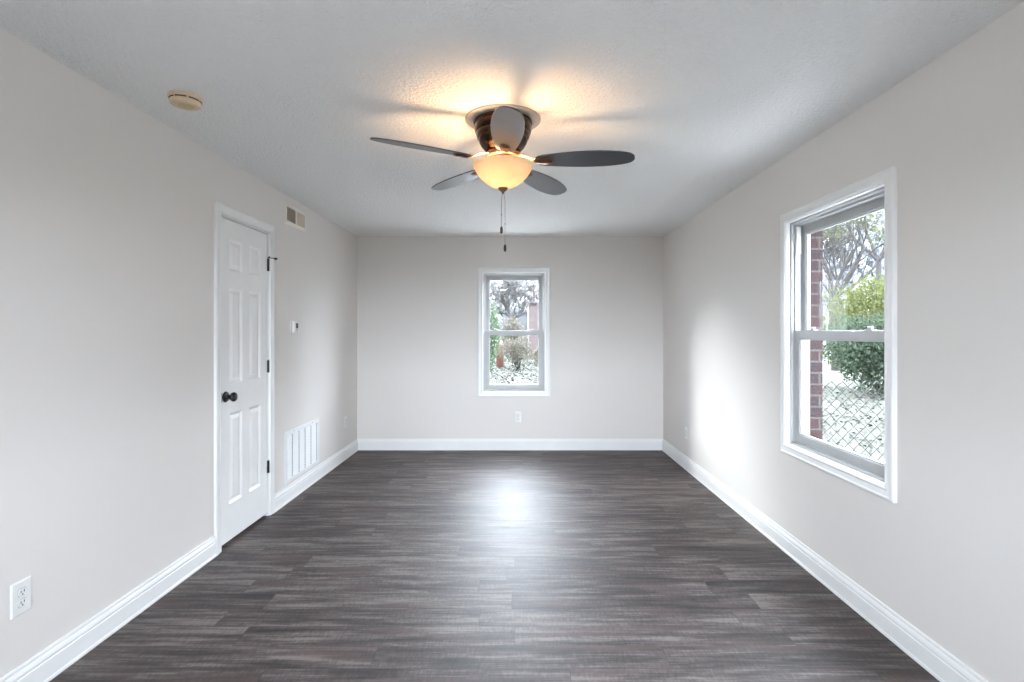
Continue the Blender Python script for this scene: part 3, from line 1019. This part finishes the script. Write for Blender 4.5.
bush('dark green shrub behind the chain link fence', (9.3, 13.6, GZ), 5, 1.5, 1.9, 8000, 0.10, M_leafD, blobs=7)
bush('yellow green shrub above and behind the dark shrub', (11.6, 17.4, GZ), 6, 1.9, 3.3, 8000, 0.10, M_leafY, blobs=8)
tree('leafy_tree', 'thick limbed tree with yellow green leaves outside the right window', (12.6, 21.0, GZ), 3, 2.9, 0.12, 4, M_bark, M_leafY, 3200, 0.09, 0.5,
     limbs=[(0.8, 0.1, 0.6), (0.6, -0.2, 0.8), (0.3, 0.4, 0.8), (0.9, -0.1, 0.25), (-0.3, -0.2, 0.9)], length=2.3, ntwig=400, tl=0.7, tw=0.010)
tree('bare_tree', 'tall pale trunked bare tree at the right edge of the right window', (17.9, 26.2, GZ), 11, 5.0, 0.15, 4, M_bark2, M_leafY, 2500, 0.12, 0.8, length=2.4, ntwig=800, tl=0.9, tw=0.014)
tree('bare_tree', 'slender grey bare tree in the middle of the right window view', (22.5, 37.0, GZ), 14, 5.0, 0.13, 4, M_bark, None, length=2.6, lrad=0.8, ntwig=900, tl=1.0, tw=0.018)
tree('bare_tree', 'farthest grey bare tree in the right window view', (29.0, 49.0, GZ), 17, 5.0, 0.16, 4, M_bark, None, length=2.6, lrad=0.9, ntwig=900, tl=1.2, tw=0.022)

# behind the back window
tree('bare_tree', 'dark twiggy bare tree outside the back window', (-0.20, 27.0, GZ), 21, 2.2, 0.10, 4, M_bark, None,
     limbs=[(0.6, 0.1, 0.7), (-0.6, 0.2, 0.6), (0.2, -0.4, 0.9), (-0.2, 0.4, 1.0), (0.9, 0, 0.35), (-0.9, 0, 0.4)], length=0.75, spread=0.9, lrad=0.4, ntwig=420, tl=0.42, tw=0.010)
tree('bare_tree', 'thin grey bare tree farthest behind the back window', (-0.9, 45.0, GZ), 23, 3.2, 0.10, 4, M_bark, None, length=1.3, spread=0.9, lrad=0.7, ntwig=400, tl=0.8, tw=0.018)
bush('pale green shrub at the left of the back window view', (-1.05, 18.5, GZ), 31, 0.62, 2.9, 2600, 0.09, M_leafP)
bush('olive shrub under the pale wall in the back window view', (-0.1, 24.4, GZ), 33, 0.75, 2.0, 2400, 0.09, M_leafB)
bush('brown brushy shrub low in the middle of the back window view', (0.0, 21.6, GZ), 35, 0.8, 1.2, 2600, 0.07, M_leafB)
bush('low brown shrub at the right of the back window view', (0.95, 19.5, GZ), 37, 0.6, 1.1, 2000, 0.07, M_leafB)

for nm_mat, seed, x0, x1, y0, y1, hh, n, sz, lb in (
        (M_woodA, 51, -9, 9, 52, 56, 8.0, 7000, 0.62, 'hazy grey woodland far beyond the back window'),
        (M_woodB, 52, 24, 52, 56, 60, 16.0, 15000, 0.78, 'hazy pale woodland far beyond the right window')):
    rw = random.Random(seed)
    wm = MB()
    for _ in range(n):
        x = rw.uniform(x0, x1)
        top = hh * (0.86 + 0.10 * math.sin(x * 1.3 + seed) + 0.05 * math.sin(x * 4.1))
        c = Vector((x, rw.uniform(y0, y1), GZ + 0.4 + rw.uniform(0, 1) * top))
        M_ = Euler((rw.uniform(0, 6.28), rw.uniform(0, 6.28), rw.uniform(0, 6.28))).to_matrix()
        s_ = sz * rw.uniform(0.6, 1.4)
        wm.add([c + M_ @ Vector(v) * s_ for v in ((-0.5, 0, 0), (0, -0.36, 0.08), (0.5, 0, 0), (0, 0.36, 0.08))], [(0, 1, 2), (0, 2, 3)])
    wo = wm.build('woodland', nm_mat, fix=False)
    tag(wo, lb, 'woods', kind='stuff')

nb = empty('neighbour_house', (-0.2, 37.0, GZ))
tag(nb, 'pale sided outbuilding far beyond the back window', 'building')
MB().box(-0.9, 0.95, 0, 4, 0, 2.85).build('wall', M_siding, nb)
MB().prism([(-1.1, 2.85), (1.15, 2.85), (0.025, 3.2)], 'y', -0.2, 4.2).build('roof', M_siding, nb)
nc = empty('brick_house', (1.05, 30.0, GZ))
tag(nc, 'pinkish brick house end at the right of the back window view', 'building')
MB().box(-0.45, 3.2, 0, 5, 0, 3.15).build('wall', M_nbrick, nc)
MB().prism([(-0.5, 3.15), (3.4, 3.15), (1.4, 3.5)], 'y', -0.15, 5.2).build('roof', M_siding, nc)
MB().box(-0.22, -0.10, -0.12, 0.0, 3.05, 4.05).build('red_post', M_redpaint, nc)
yb = empty('yard_bin', (-0.80, 23.0, GZ))
tag(yb, 'rusty orange bin in the yard at the left of the back window view', 'bin')
MB().lathe([(0, 0), (0.16, 0), (0.17, 0.02), (0.165, 0.5), (0.175, 0.52), (0.165, 0.54), (0.17, 0.95), (0, 0.95)], 24).build('drum', M_rust, yb)
MB().lathe([(0, 0.951), (0.185, 0.951), (0.185, 0.98), (0.10, 1.03), (0, 1.04)], 24).build('lid', M_rust, yb)

# tall foliage out of view, added to block daylight at the right window
rnd = random.Random(9)
hd = MB()
for _ in range(6500):
    c = Vector((rnd.uniform(7.6, 8.6), rnd.uniform(-4.0, 8.6), GZ + 0.1 + rnd.uniform(0, 4.9)))
    M_ = Euler((rnd.uniform(0, 6.28), rnd.uniform(0, 6.28), rnd.uniform(0, 6.28))).to_matrix()
    s_ = 0.34 * rnd.uniform(0.6, 1.4)
    hd.add([c + M_ @ Vector(v) * s_ for v in ((-0.5, 0, 0), (0, -0.34, 0.08), (0.5, 0, 0), (0, 0.34, 0.08))], [(0, 1, 2), (0, 2, 3)])
tag(hd.build('daylight_blocking_hedge', M_leafD, fix=False), 'unseen tall dark green foliage along the side yard, added to block daylight', 'daylight_blocking_hedge', kind='stuff')

# dry leaves and clippings on the ground, far too many to count
rnd = random.Random(4)
lt = MB()
def scatter(n, x0, x1, y0, y1, size):
    for _ in range(n):
        c = Vector((rnd.uniform(x0, x1), rnd.uniform(y0, y1), GZ + 0.012))
        M_ = Euler((rnd.uniform(-0.5, 0.5), rnd.uniform(-0.5, 0.5), rnd.uniform(0, 6.28))).to_matrix()
        s_ = size * rnd.uniform(0.5, 1.5)
        lt.add([c + M_ @ Vector(v) * s_ for v in ((-0.5, 0, 0), (0, -0.3, 0.05), (0.5, 0, 0), (0, 0.3, 0.05))], [(0, 1, 2), (0, 2, 3)])
scatter(9000, 2.6, 11, 4.2, 15, 0.07)
scatter(4000, -2.0, 2.0, 14, 27, 0.09)
lo = lt.build('leaf_litter', M_litter, fix=False)
tag(lo, 'dry leaves strewn over the ground outside', 'leaves', kind='stuff')
